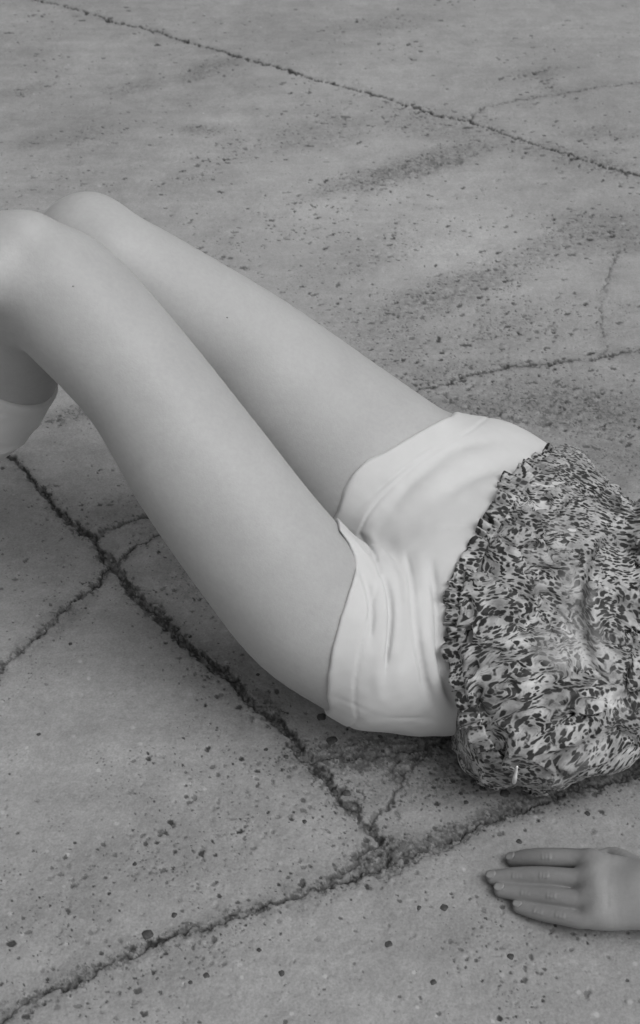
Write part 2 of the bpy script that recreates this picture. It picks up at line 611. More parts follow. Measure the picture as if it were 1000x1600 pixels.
# worn, dirty patches: x, y, rx, ry, tilt in degrees, strength
PATCH = [(322, 108, 42, 9, -18, .55), (640, 262, 130, 16, -15, .75), (560, 285, 60, 10, -12, .6), (480, 212, 90, 22, -10, .4), (312, 204, 34, 8, 0, .5), (360, 240, 110, 20, -25, .25),
         (700, 200, 110, 22, 10, .4), (900, 248, 110, 14, 12, .45), (690, 462, 140, 26, -22, .6), (560, 400, 90, 30, -25, .35), (860, 390, 110, 22, -18, .5), (950, 360, 90, 25, 10, .5),
         (600, 530, 90, 45, 20, .45), (760, 520, 160, 35, -12, .35), (690, 585, 90, 18, -10, .5), (900, 640, 150, 42, 8, .65), (760, 640, 90, 18, 10, .6), (960, 720, 90, 40, 0, .5),
         (595, 1338, 56, 24, -20, 1.0), (690, 1312, 100, 18, -22, .9), (790, 1270, 110, 16, -20, .85), (900, 1224, 120, 24, -18, 1.0), (975, 1205, 60, 20, -20, 1.0), (830, 1215, 60, 18, -10, .8), (560, 1180, 110, 30, -4, .95), (600, 1230, 90, 30, 0, .55), (730, 1215, 90, 40, -8, .7), (640, 1172, 80, 26, -4, .95), (620, 1205, 24, 26, 0, .9), (700, 1150, 50, 16, 0, .9),
         (420, 1108, 36, 16, 45, .9), (490, 1190, 32, 22, 45, .9), (545, 1245, 24, 16, 45, .7), (440, 1400, 90, 12, -20, .5), (120, 1525, 110, 12, -25, .55), (210, 1340, 150, 40, -10, .25),
         (60, 1420, 90, 60, 0, .28), (300, 1490, 120, 30, -20, .25), (110, 648, 44, 12, -12, .6), (300, 905, 52, 40, 40, .5), (190, 800, 50, 20, -20, .4), (110, 960, 50, 14, -42, .55),
         (240, 945, 30, 10, 45, .5), (720, 1200, 90, 36, -10, .5), (840, 1180, 120, 30, -12, .6), (40, 140, 40, 8, -12, .45), (210, 135, 50, 9, -10, .4), (100, 215, 90, 12, -10, .3),
         (570, 40, 80, 10, -8, .25), (840, 115, 40, 8, -6, .4), (930, 210, 60, 10, 0, .35), (60, 880, 60, 30, 0, .2), (820, 1440, 160, 60, 0, .12), (420, 1260, 60, 40, 0, .2)]


def world_line(rows):
    P = np.array([at(a, b)[:2] for a, b, w in rows])
    W = np.array([w * depth(at(a, b)) / FPX for a, b, w in rows])
    return P, W


def line_dist(X, Y, P, W, reach=0.07):
    """distance to the edge of a crack (negative inside), metres"""
    D = np.full(X.shape, 9.0, np.float32)
    for i in range(len(P) - 1):
        a, b = P[i], P[i + 1]
        lo, hi = np.minimum(a, b) - reach, np.maximum(a, b) + reach
        m = (X > lo[0]) & (X < hi[0]) & (Y > lo[1]) & (Y < hi[1])
        if not m.any():
            continue
        x, y = X[m] - a[0], Y[m] - a[1]
        ab = b - a
        t = np.clip((x * ab[0] + y * ab[1]) / (ab @ ab), 0, 1)
        d = np.hypot(x - t * ab[0], y - t * ab[1]) - 0.5 * (W[i] + (W[i + 1] - W[i]) * t)
        D[m] = np.minimum(D[m], d)
    return D


NC, NR = 740, 1010
gx = np.linspace(-190, 1190, NC)
gy = np.linspace(-110, 1710, NR)
PX, PY = np.meshgrid(gx, gy)
dz = -math.sin(DEP) - (PY - 800) / FPX * math.cos(DEP)
tt = -CAM_H / dz
GX = (PX - 500) / FPX * tt
GY = (math.cos(DEP) - (PY - 800) / FPX * math.sin(DEP)) * tt
# ragged edges: the cracks wander
n_a = fbm2(GX * 60, GY * 60, 21, 4)
n_b = fbm2(GX * 240, GY * 240, 31, 3)
n_c = fbm2(GX * 520, GY * 520, 35, 2)
wx = GX + (fbm2(GX * 50, GY * 50, 3, 3) - .5) * 0.013 + (noise2(GX * 150, GY * 150, 6) - .5) * 0.0055 + (noise2(GX * 420, GY * 420, 5) - .5) * 0.0022
wy = GY + (fbm2(GX * 50, GY * 50, 9, 3) - .5) * 0.013 + (noise2(GX * 150, GY * 150, 7) - .5) * 0.0055 + (noise2(GX * 420, GY * 420, 8) - .5) * 0.0022
H = (fbm2(GX * 5, GY * 5, 51, 3) - .5) * 0.006 + (n_a - .5) * 0.0014 + (n_b - .5) * 0.0009
DIRT = np.zeros_like(GX)
STAIN = np.zeros_like(GX)
major = None
LINES = {}
for nm, rows, dep_, spread, fill, wf in (('A', CR_A, 0.0035, 0.0016, 1.15, .62), ('B', CR_B, 0.0028, 0.0050, .66, .70), ('C', CR_C, 0.0034, 0.0035, .76, 1.05), ('D', CR_D, 0.0024, 0.0030, .55, .75)):
    P, W = world_line(rows)
    LINES[nm] = P
    sd = line_dist(wx, wy, P, W * wf)
    ctr = line_dist(wx + (n_a - .5) * .012, wy + (n_a - .5) * .012, P, W * 0.0) if nm != 'A' else sd + .0016
    H -= dep_ * sstep(0.0012, -0.0040, sd)
    H += sstep(0, -.002, sd) * ((n_b - .5) * .0010 + (n_c - .5) * .0007)
    inside = sstep(0.0007, -0.0007, sd)
    DIRT = np.maximum(DIRT, inside * np.clip(fill + 1.3 * (n_b - .5) + .9 * (n_c - .5), .15, 1))
    line = sstep(.0022, .0006, ctr) * sstep(.40, .52, fbm2(GX * 28, GY * 28, 61, 3))
    DIRT = np.maximum(DIRT, 1.0 * line)
    H -= .0018 * line
    halo = np.exp(-np.maximum(sd, 0) / spread)
    DIRT = np.maximum(DIRT, 0.75 * np.sqrt(halo) * sstep(.60 - .12 * halo, .68 - .12 * halo, n_a * .35 + n_b * .35 + n_c * .30))
    STAIN = np.maximum(STAIN, {'A': .35, 'B': .75, 'C': .65, 'D': .55}[nm] * np.exp(-np.maximum(sd, 0) / (.010 if nm != 'A' else .006)))
    major = sd if major is None else np.minimum(major, sd)
for rows, st in MINOR:
    P, W = world_line(rows)
    sd = line_dist(wx, wy, P, W * .85)
    brk = sstep(.34, .5, fbm2(GX * 30, GY * 30, 77, 3) + (0.2 if st > .7 else 0.0))
    H -= 0.0035 * st * sstep(0.0008, -0.0012, sd) * brk
    DIRT = np.maximum(DIRT, st * sstep(0.0008, -0.0008, sd) * brk * np.clip(.75 + 1.2 * (n_b - .5), 0, 1))
    halo = np.exp(-np.maximum(sd, 0) / .004)
    STAIN = np.maximum(STAIN, .5 * st * np.exp(-np.maximum(sd, 0) / .008))
    DIRT = np.maximum(DIRT, 0.7 * st * np.sqrt(halo) * sstep(.60 - .1 * halo, .68 - .1 * halo, n_a * .35 + n_b * .35 + n_c * .30))
PM = np.zeros_like(GX)
for (x, y, rx, ry, an, st) in PATCH:
    a = math.radians(an)
    m = (np.abs(PX - x) < 2.2 * (rx + ry)) & (np.abs(PY - y) < 2.2 * (rx + ry))
    if not m.any():
        continue
    u = ((PX[m] - x) * math.cos(a) + (PY[m] - y) * math.sin(a)) / rx
    v = (-(PX[m] - x) * math.sin(a) + (PY[m] - y) * math.cos(a)) / ry
    PM[m] = np.maximum(PM[m], st * np.exp(-((u * u + v * v) ** 1.6) * 0.5))
thr = 0.62 - 0.16 * PM
grit = n_a * .3 + n_b * .4 + n_c * .3
STAIN = np.maximum(STAIN, np.clip(PM * .95, 0, .9))
DIRT = np.maximum(DIRT, np.clip(PM * 1.1 - .15, 0, .75) * sstep(thr - .02, thr + .08, grit) * (.4 + .8 * fbm2(GX * 130, GY * 130, 87, 3)))
H -= 0.0012 * PM * sstep(thr - .03, thr + .06, grit)
PALE = 0.55 * np.exp(-(((PX - 640) / 330) ** 2 + ((PY - 400) / 190) ** 2)) * (.6 + .8 * fbm2(GX * 6, GY * 6, 71, 3)) - .12 * np.exp(-((PX - 100) / 300) ** 2 - ((PY - 60) / 160) ** 2)

# pits: small pop-outs in the cement skin, thick in the worn patches
dens = np.where(PY > 1000, .032, .10) + 1.3 * np.clip(PM * 1.5, 0, 1.2) + 0.5 * np.exp(-np.maximum(np.minimum(major, .2), 0) / 0.02) + 0.5 * sstep(.54, .7, fbm2(GX * 7, GY * 7, 91, 4))
NP_ = 40000
cand_x = RNG.uniform(-180, 1180, NP_ * 3)
cand_y = RNG.uniform(-100, 1700, NP_ * 3)
ci = np.clip(((cand_x - gx[0]) / (gx[1] - gx[0])).astype(int), 0, NC - 1)
cj = np.clip(((cand_y - gy[0]) / (gy[1] - gy[0])).astype(int), 0, NR - 1)
keep = RNG.uniform(0, 1.3, NP_ * 3) < dens[cj, ci] * np.where(cand_y < 700, 1.0, 0.6)
cand_x, cand_y, ci, cj = cand_x[keep][:NP_], cand_y[keep][:NP_], ci[keep][:NP_], cj[keep][:NP_]
for x, y, i, j in zip(cand_x, cand_y, ci, cj):
    r = min(0.00045 + RNG.exponential(0.0005), 0.0028) * (1.0 if y > 800 else 1.0 + .7 * (800 - y) / 800)
    asp, an = (RNG.uniform(1.0, 2.4), RNG.normal(0.45, 0.35)) if y < 800 else (RNG.uniform(1.0, 1.6), RNG.uniform(0, 3.14))
    sx = (GX[j, min(i + 1, NC - 1)] - GX[j, i]) or 1e-3
    sy = abs(GY[min(j + 1, NR - 1), i] - GY[j, i]) or 1e-3
    ri, rj = int(2.2 * r * asp / abs(sx)) + 2, int(2.2 * r * asp / sy) + 2
    s = (slice(max(j - rj, 0), j + rj + 1), slice(max(i - ri, 0), i + ri + 1))
    x0, y0 = GX[j, i] + RNG.uniform(-.5, .5) * sx, GY[j, i] + RNG.uniform(-.5, .5) * sy
    ca, sa = math.cos(an), math.sin(an)
    ux, uy = GX[s] - x0, GY[s] - y0
    q = np.sqrt(((ux * ca + uy * sa) / (r * asp)) ** 2 + ((-ux * sa + uy * ca) / r) ** 2)
    q = q + (n_b[s] - .5) * 1.6
    w = sstep(1.15, 0.75, q)
    H[s] -= w * min(r * 0.5, 0.0012)
    DIRT[s] = np.maximum(DIRT[s], w * (.22 + .78 * RNG.uniform(0, 1) ** 1.6))
for _ in range(420):        # pale chips of aggregate
    i, j = RNG.integers(5, NC - 5), RNG.integers(5, NR - 5)
    r = RNG.uniform(.001, .0028)
    sx, sy = abs(GX[j, i + 1] - GX[j, i]), abs(GY[j + 1, i] - GY[j, i])
    ri, rj = int(2 * r / sx) + 2, int(2 * r / sy) + 2
    s = (slice(max(j - rj, 0), j + rj + 1), slice(max(i - ri, 0), i + ri + 1))
    q = np.hypot(GX[s] - GX[j, i], GY[s] - GY[j, i]) / r
    PALE[s] = np.maximum(PALE[s], sstep(1.2, .6, q) * RNG.uniform(.4, 1))
edge = np.minimum(np.minimum((PX - gx[0]) / 60, (gx[-1] - PX) / 60), np.minimum((PY - gy[0]) / 40, (gy[-1] - PY) / 60))
fade = np.clip(edge, 0, 1)
H = H * fade
DIRT = np.clip(DIRT, 0, 1) * fade

# slabs: which side of each crack
sideA = wy > np.interp(wx, LINES['A'][:, 0], LINES['A'][:, 1])
sideB = wy < np.interp(wx, LINES['B'][:, 0], LINES['B'][:, 1])
sideD = wy > np.interp(wx, LINES['D'][:, 0], LINES['D'][:, 1])
Cs = LINES['C'][np.argsort(LINES['C'][:, 1])]
sideC = wx > np.interp(wy, Cs[:, 1], Cs[:, 0])
REG = np.where(sideA, 0, np.where(sideB, 1, np.where(sideD & sideC, 2, np.where(sideD, 3, np.where(sideC, 4, 5)))))
TILT = [0.0012, 0.0, 0.0, -0.0012, 0.0008, -0.0008]
for r_, dz_ in enumerate(TILT):
    H += np.where(REG == r_, dz_, 0) * fade
core = major < -0.0003


def ground_h(x, y):
    """height of the surveyed ground at a point"""
    p = np.array([x, y, 0.0]) - CAMP
    dpt = p @ cF
    px, py = 500 + FPX * (p @ cX) / dpt, 800 - FPX * (p @ cU) / dpt
    i = int(np.clip((px - gx[0]) / (gx[1] - gx[0]), 0, NC - 1))
    j = int(np.clip((py - gy[0]) / (gy[1] - gy[0]), 0, NR - 1))
    return float(H[j, i]), int(REG[j, i])


V = np.stack([GX, GY, H], -1).reshape(-1, 3)
idx = np.arange(NR * NC).reshape(NR, NC)
Q = np.stack([idx[:-1, :-1], idx[1:, :-1], idx[1:, 1:], idx[:-1, 1:]], -1).reshape(-1, 4)
qr = np.where(core[:-1, :-1] & core[1:, 1:], 9, REG[:-1, :-1]).ravel()
# wide surroundings, joined to the rim of the surveyed part
far = 60.0
rim = [V[idx[0, 0]], V[idx[0, -1]], V[idx[-1, -1]], V[idx[-1, 0]]]
big = [(-far, far, 0), (far, far, 0), (far, -far, 0), (-far, -far, 0)]
gv = np.array([list(p) for p in rim] + [list(p) for p in big], float)
gv[:, 2] = 0
ground = mesh_np('ground', gv, np.array([[1, 0, 4, 5], [2, 1, 5, 6], [3, 2, 6, 7], [0, 3, 7, 4]]), M_CONC, attrs={'dirt': np.zeros(8), 'pale': np.zeros(8), 'stain': np.zeros(8)})
ground['kind'] = 'structure'
ground['label'] = 'worn grey concrete paving with cracked joints'


def sub_grid(name, sel):
    f = Q[sel]
    used, inv = np.unique(f, return_inverse=True)
    return mesh_np(name, V[used], inv.reshape(-1, 4), M_CONC, ground, attrs={'dirt': DIRT.ravel()[used], 'pale': (PALE * fade).ravel()[used], 'stain': (STAIN * fade).ravel()[used]})


SLABS = []
for r_ in range(6):
    SLABS.append(sub_grid('slab', qr == r_))
joint = sub_grid('joint_dirt', qr == 9)
joint['kind'] = 'stuff'

# dark stones bedded in the cement
STONES = [(230, 1458, 22), (503, 1121, 17), (518, 1157, 21), (594, 1152, 12), (694, 1418, 15), (607, 1474, 14), (440, 1519, 13), (405, 1483, 9), (297, 1534, 12), (322, 1523, 13),
          (272, 1428, 11), (210, 1348, 10), (476, 1282, 9), (542, 1240, 15), (677, 1535, 13), (769, 1225, 17), (788, 1241, 19), (720, 1242, 12), (728, 1255, 10), (754, 1234, 11),
          (899, 1225, 16), (918, 1271, 12), (811, 1316, 12), (798, 1495, 13), (416, 1170, 10), (447, 1181, 11), (403, 1055, 7), (655, 1418, 9), (110, 1006, 8), (60, 1146, 8)]
bm = bmesh.new()
bmesh.ops.create_icosphere(bm, subdivisions=2, radius=1.0)
for v in bm.verts:
    v.co *= 1 + 0.22 * (math.sin(v.co.x * 3.1 + 1) * math.cos(v.co.y * 2.7) + 0.5 * math.sin(v.co.z * 4 + v.co.x * 2))
peb_me = bpy.data.meshes.new('pebble')
bm.to_mesh(peb_me)
bm.free()
peb_me.materials.append(M_PEB)
for pl in peb_me.polygons:
    pl.use_smooth = True
for (x, y, w) in STONES:
    p = at(x, y)
    gh, rg = ground_h(p[0], p[1])
    o = bpy.data.objects.new('pebble', peb_me)
    r = 0.5 * w * depth(p) / FPX
    o.location = (p[0], p[1], gh - r * 0.12)
    o.scale = (r, r * random.uniform(.75, 1.0), r * 0.42)
    o.rotation_euler = (random.uniform(-.1, .1), random.uniform(-.1, .1), random.uniform(0, 6.3))
    o.parent = SLABS[rg]
    COL.objects.link(o)

# ================================================================== PERSON
person = bpy.data.objects.new('person', None)
COL.objects.link(person)
person.location = (0.12, 0.95, 0.0)
person['label'] = 'person lying on their back on cracked concrete in pale shorts and leopard print blouse'
person['category'] = 'person'
bpy.context.view_layer.update()

# ---- limbs
nt_rows = [(14, 424, 93, .440), (68, 444, 98, .425), (118, 482, 103, .402), (222, 597, 100, .345), (313, 729, 111, .278), (411, 861, 116, .205), (490, 950, 122, .145), (580, 1002, 128, .100)]
ft_rows = [(134, 380, 70, .400), (182, 413, 81, .385), (248, 460, 91, .352), (393, 560, 103, .275), (536, 674, 115, .190), (622, 745, 125, .140), (705, 800, 130, .095)]
NT_P, NT_R = stations(nt_rows)
FT_P, FT_R = stations(ft_rows)
ns_rows = [(24, 440, 84, .430), (28, 500, 74, .362), (20, 556, 80, .290), (-20, 622, 80, .232), (-66, 690, 62, .178), (-120, 775, 48, .135), (-168, 850, 40, .075)]
fs_rows = [(128, 385, 72, .390), (105, 430, 62, .345), (60, 500, 62, .29), (10, 580, 58, .22), (-70, 670, 44, .14), (-150, 755, 36, .075)]
NS_P, NS_R = stations(ns_rows)
FS_P, FS_R = stations(fs_rows)
near_thigh = Chain(NT_P, NT_R, k=0.012, n=6)
far_thigh = Chain(FT_P, FT_R, k=0.012, n=6)
inner_thigh = Chain(*stations([(440, 640, 66, .235), (500, 712, 78, .185), (560, 780, 90, .140), (620, 830, 96, .110)]), k=.045, n=4)
near_shank = Chain(NS_P, NS_R, k=0.005, n=5)
far_shank = Chain(FS_P, FS_R, k=0.012, n=5)


def foot(ankle):
    a = np.array(ankle)
    d = np.array([-0.985, 0.17, 0])
    pts = [a + [0.035, -0.005, -0.035], a + d * 0.03 + [0, 0, -0.025], a + d * 0.11 + [0, 0, -0.042], a + d * 0.17 + [0, 0, -0.049], a + d * 0.205 + [0, 0, -0.053]]
    return [Chain(pts, [.032, .036, .030, .026, .018], k=0.02, n=4),
            Chain([pts[2] + [0, .02, 0], pts[3] + [0, .024, 0], pts[4] + [-.0, .02, 0]], [.024, .022, .014], k=0.015, n=4),
            Chain([pts[2] - [0, .02, 0], pts[3] - [0, .024, 0], pts[4] - [-.03, .02, 0]], [.024, .02, .012], k=0.015, n=4)]


near_foot, far_foot = foot(NS_P[-1]), foot(FS_P[-1])


def bump_at(px, py, z, w, k):
    p = at(px, py, z)
    return Chain([p], [w * depth(p) / FPX], k=k)


# kneecaps, hamstring tendons, calf
knee_bits = [bump_at(46, 374, .475, 38, .022), bump_at(-14, 436, .455, 46, .02), bump_at(148, 358, .408, 42, .03),
             Chain(*stations([(-40, 446, 40, .41), (30, 492, 40, .395), (106, 546, 36, .365), (190, 634, 40, .315)]), k=.008)]
# ---- trunk: cross bars from the near to the far side
TR = []


def bar(rows, k=0.03):
    P, R = stations(rows)
    c = Chain(P, R, k=k, n=4)
    TR.append(c)
    return c


bar([(640, 1024, 112, .074), (690, 905, 124, .105), (740, 786, 120, .090)], .04)
bar([(712, 1016, 102, .072), (760, 910, 122, .105), (794, 810, 106, .088)], .04)
bar([(800, 1020, 94, .074), (850, 925, 112, .100), (868, 862, 90, .088)], .04)
pelvis = list(TR)
ax0, ax1 = np.array([.095, .950, .095]), np.array([.700, .850, .110])
adir = (ax1 - ax0) / np.linalg.norm(ax1 - ax0)
alat = np.cross([0, 0, 1], adir)
alat /= np.linalg.norm(alat)        # towards the far side


def trunk(t, hw, r, z, k=.04):
    c = ax0 + adir * t
    c = np.array([c[0], c[1], z])
    TR.append(Chain([c - alat * hw, c + [0, 0, .01], c + alat * hw], [r, r * 1.06, r], k=k, n=3))


for t, hw, r, z in ((.22, .045, .070, .086), (.30, .042, .074, .090), (.38, .065, .082, .096), (.46, .094, .086, .096), (.54, .115, .068, .090), (.59, .12, .055, .085)):
    trunk(t, hw, r, z)
SH_L = ax0 + adir * .565 - alat * .165
SH_R = ax0 + adir * .565 + alat * .165
SH_L[2] = SH_R[2] = .075
neck0 = ax0 + adir * .60
neck1 = ax0 + adir * .72
head_c = ax0 + adir * .80
neck0[2], neck1[2], head_c[2] = .085, .085, .095
upper = [Chain([neck0, neck1], [.056, .050], k=.04, n=2)]
# breasts, head with face
for s in (-1, 1):
    c = ax0 + adir * .40 + alat * .075 * s
    upper.append(Egg([c[0], c[1], .165], [.062, .062, .042], k=.03))
Mh = np.array([adir, alat, [0, 0, 1]])
upper += [Egg(head_c, [.112, .076, .092], Mh, k=.03), Egg(head_c - adir * .055 + [0, 0, .018], [.062, .056, .066], Mh, k=.03),
          Egg(head_c - adir * .098 + [0, 0, .045], [.026, .028, .026], Mh, k=.02),
          Chain([head_c + adir * .002 + [0, 0, .088], head_c - adir * .035 + [0, 0, .104]], [.008, .014], k=.012, n=2),
          Egg(head_c - adir * .066 + [0, 0, .083], [.008, .022, .010], Mh, k=.008)]
for s in (-1, 1):
    upper.append(Egg(head_c + alat * .076 * s - adir * .012 + [0, 0, -.002], [.03, .008, .018], Mh, k=.006))
    upper.append(Egg(head_c + alat * .03 * s + adir * .006 + [0, 0, .083], [.010, .016, .009], Mh, k=.006))
# arms
WR_L = at(1014, 1396, .041)
EL_L = np.array([.575, .535, .05])
arm_l = [Chain([SH_L, (SH_L + EL_L) / 2 + [0.01, -.01, 0], EL_L], [.050, .042, .036], k=.03, n=4), Chain([EL_L, EL_L * .6 + WR_L * .4, WR_L], [.036, .037, .0255], k=.02, n=4)]
EL_R, WR_R = np.array([.60, 1.23, .045]), np.array([.78, 1.40, .035])
arm_r = [Chain([SH_R, (SH_R + EL_R) / 2, EL_R], [.050, .042, .036], k=.03, n=4), Chain([EL_R, EL_R * .6 + WR_R * .4, WR_R], [.036, .037, .026], k=.02, n=4)]
fd = (WR_R - EL_R) / np.linalg.norm(WR_R - EL_R)
fl = np.cross([0, 0, 1], fd)
hand_r = [Chain([WR_R, WR_R + fd * .05, WR_R + fd * .085], [.024, .022, .018], k=.02, n=3)]
for q, (o, ln) in enumerate(((-.030, .062), (-.010, .074), (.010, .078), (.029, .070))):
    b0 = WR_R + fd * .085 + fl * o
    hand_r.append(Chain([WR_R + fd * .03 + fl * o * .6, b0 + [0, 0, -.006], b0 + fd * ln * .55 + [0, 0, -.010], b0 + fd * ln + [0, 0, -.022]], [.014, .010, .0085, .007], k=.004, n=3))
hand_r.append(Chain([WR_R + fd * .02, WR_R + fd * .055 + fl * .042 + [0, 0, -.006], WR_R + fd * .09 + fl * .052 + [0, 0, -.016]], [.016, .011, .008], k=.006, n=3))

body = [far_thigh, inner_thigh] + TR + [near_thigh] + knee_bits[:2] + [knee_bits[2], near_shank, knee_bits[3], far_shank] + near_foot + far_foot + upper + arm_l + arm_r + hand_r
bV, bF = surface(body, 0.0045)

# ---- left hand, palm down on the concrete (finer)
FING = {
    'index': [(917, 1348, 17, .034), (895, 1341, 15.2, .033), (852, 1340, 15.0, .026), (822, 1341, 14.0, .016), (803, 1343, 11, .0092)],
    'middle': [(920, 1372, 17, .036), (897, 1372, 15.2, .034), (848, 1369, 15.0, .026), (806, 1369, 14.0, .016), (771, 1371, 11, .0090)],
    'ring': [(922, 1399, 17, .034), (903, 1405, 15.2, .031), (860, 1400, 14.8, .024), (820, 1396, 13.6, .015), (783, 1391, 11, .0088)],
    'little': [(927, 1429, 16, .028), (910, 1437, 14.2, .025), (874, 1431, 13.4, .019), (840, 1425, 12.2, .013), (811, 1417, 10, .0082)],
}
hand = []
FP = {}
for kx, (nm, rows) in enumerate(FING.items()):
    P, R = stations(rows)
    FP[nm] = (P, R)
    hand.append(Chain(P, R, k=0.0035, n=5))
PALM = [[(920, 1350, 19, .034), (960, 1362, 27, .036), (1014, 1380, 31, .040)],
        [(920, 1376, 22, .034), (960, 1388, 30, .037), (1014, 1396, 34, .040)],
        [(922, 1404, 22, .031), (960, 1410, 31, .034), (1014, 1408, 33, .038)],
        [(930, 1434, 19, .024), (962, 1426, 28, .027), (1014, 1418, 30, .034)]]
pk = []
for rows in PALM:
    P, R = stations(rows)
    pk.append(Chain(P, R * .95, k=0.010, n=4))
thumb = Chain(*stations([(1010, 1374, 26, .030), (976, 1346, 17, .018), (953, 1334, 10.5, .011), (930, 1342, 8.5, .008)]), k=.008, n=4)
fore = Chain([WR_L, WR_L * .7 + EL_L * .3, WR_L * .3 + EL_L * .7], [.0262, .031, .035], k=.012, n=4)
# tendons and knuckles
tend = []
for kq, nm in enumerate(('index', 'middle', 'ring', 'little')):
    P, R = FP[nm]
    kn = P[0] + np.array([0.004, 0, R[0] * .42])
    tend.append(Chain([kn], [.0066], k=.014))
    for q_ in (2, 3):
        ax_ = (P[q_ + 1] - P[q_ - 1]) / np.linalg.norm(P[q_ + 1] - P[q_ - 1])
        for w_ in (-.0032, 0, .0032):
            cen = P[q_] + ax_ * w_ + np.array([0, -R[q_] * .25, R[q_] * .84])
            lat_ = np.cross(ax_, [0, 0, 1])
            tend.append(Chain([cen - lat_ * R[q_] * .42, cen + [0, 0, R[q_] * .08], cen + lat_ * R[q_] * .42], [.0005, .0008, .0005], k=.0012, n=2))
    tend.append(Chain([kn + [0, 0, -.002], at(1004, 1378 + 9 * kq, .0560 - .0010 * kq)], [.0046, .0030], k=.008, n=3))
hand_prims = pk + hand + [thumb, fore] + tend
hV, hF = surface(hand_prims, 0.0013, hi=np.array([.37, .75, .1]), newton=1)


def floor_fn(Vx):
    return Vx


bodyV = np.vstack([bV, hV])
bodyF = np.vstack([bF, hF + len(bV)])
# skin colour set darker on the hands than the legs, fingers darkest
hand_darkv = np.concatenate([0.45 * sstep(.16, .02, np.linalg.norm(bV - WR_R, axis=1)), .45 + .55 * sstep(.26, .235, hV[:, 0] + .015 * (noise3(hV * 60, 3) - .5))])
skin = mesh_np('body', bodyV, bodyF, M_SKIN, person, attrs={'tan': hand_darkv})

# nails
for nm in ('index', 'middle', 'ring', 'little'):
    P, R = FP[nm]
    tip, prev = P[-1], P[-2]
    d = tip - prev
    d /= np.linalg.norm(d)
    lat = np.cross([0, 0, 1], d)
    lat /= np.linalg.norm(lat)
    up = np.cross(d, lat)
    r = R[-1]
    vs, fs = [], []
    nu, nv = 7, 7
    for a in range(nu):
        for b_ in range(nv):
            u, v = a / (nu - 1) * 2 - 1, b_ / (nv - 1) * 2 - 1
            su = u * math.sqrt(1 - v * v / 2)
            svv = v * math.sqrt(1 - u * u / 2)
            p = tip + d * (r * .15 + svv * r * .78) + lat * su * r * .68
            hgt = r * 1.03 - 0.5 * (su * r * .68) ** 2 / r - max(svv, 0) ** 2 * r * .12 + (r * .12 if svv < 0 else 0) * abs(svv)
            vs.append(p + up * hgt)
    for a in range(nu - 1):
        for b_ in range(nv - 1):
            i = a * nv + b_
            fs.append([i, i + nv, i + nv + 1, i + 1])
    no = mesh_np('fingernail', vs, fs, M_NAIL, person)
    sm = no.modifiers.new('thick', 'SOLIDIFY')
    sm.thickness = 0.0006
    sm.offset = 0


def body_d(X):
    return ev(body, X)


# moles
for (px, py, r) in ((114, 447, .0013), (355, 496, .0009)):
    p = march(body_d, px, py)
    if p is not None:
        bm = bmesh.new()
        bmesh.ops.create_icosphere(bm, subdivisions=2, radius=1)
        me = bpy.data.meshes.new('mole')
        bm.to_mesh(me)
        bm.free()
        me.materials.append(M_MOLE)
        o = bpy.data.objects.new('mole', me)
        o.scale = (r, r, r * .6)
        o.location = Vector(p)
        o.parent = person
        o.matrix_parent_inverse = person.matrix_world.inverted()
        COL.objects.link(o)

# ---- socks
for nm, sh, ft, hp in (('near', (NS_P, NS_R), near_foot, [(0, 627), (30, 628)]), ('far', (FS_P, FS_R), far_foot, None)):
    P, R = sh
    n_ = P[1] - P[-1]
    n_ = n_ / np.linalg.norm(n_)
    if hp:
        q = np.mean([march(lambda X: near_shank.d(X.astype(np.float32)), a, b) for a, b in hp], 0)
    else:
        q = P[2] * .4 + P[3] * .6
    c = float(n_ @ q)
    sk = [Chain(P, R, k=.012, n=5)] + ft

    def sock_fn(X, D, n_=n_, c=c):
        s = X @ n_.astype(np.float32) - np.float32(c)
        ribs = 0.0004 * np.sin(np.arctan2(X[:, 1] - P[2][1], X[:, 0] - P[2][0]) * 60)
        t = 0.0032 + 0.0009 * sstep(-.014, -.0125, s) + 0.0034 * (1 - np.abs(2 * noise3(X * [22, 22, 34] + 3, 5) - 1)) ** 3 * sstep(-.012, -.03, s)
        return -smin(-(D - t), -s, .003)
    sV, sF = surface(sk, 0.0036, fn=sock_fn)
    mesh_np('sock', sV, sF, M_SOCK, person)

# ---- shorts
def cl(rows_near):
    return np.array([march(body_d, a, b) for a, b in rows_near])


hem_n = np.array([march(lambda X: near_thigh.d(X.astype(np.float32)), a, b) for a, b in ((533, 826), (548, 848), (557, 868), (560, 892), (550, 930), (538, 965), (526, 1010), (519, 1055), (517, 1088), (521, 1110))])
hem_f = np.array([march(lambda X: ev([far_thigh, inner_thigh], X), a, b) for a, b in ((536, 812), (547, 788), (564, 764), (592, 735), (627, 704), (662, 679), (692, 663), (710, 656))])


def fit_plane(Pts, axis, wgt):
    """plane through the hem points, held near square to the limb"""
    c = Pts.mean(0)
    A = (Pts - c).T @ (Pts - c)
    a = axis / np.linalg.norm(axis)
    Mx = A / len(Pts) + wgt * (np.eye(3) - np.outer(a, a))
    w, v = np.linalg.eigh(Mx)
    n_ = v[:, 0]
    if n_ @ a < 0:
        n_ = -n_
    return n_, float(n_ @ c)


nn, ncn = fit_plane(hem_n, NT_P[4] - NT_P[6], 2e-4)
fn_, fcn = fit_plane(hem_f, FT_P[3] - FT_P[5], 2e-4)


def hem_curve(Pts, n_, c):
    """hem as a gently curved cut: distance beyond the cut at any point"""
    w = Pts[0] - Pts[-1]
    w = w - n_ * (w @ n_)
    w /= np.linalg.norm(w)
    ws, gs = Pts @ w, Pts @ n_ - c
    o = np.argsort(ws)
    ws, gs = ws[o], gs[o]
    n32, w32 = n_.astype(np.float32), w.astype(np.float32)
    return lambda X: (X @ n32 - np.float32(c) - np.interp(X @ w32, ws, gs)).astype(np.float32)


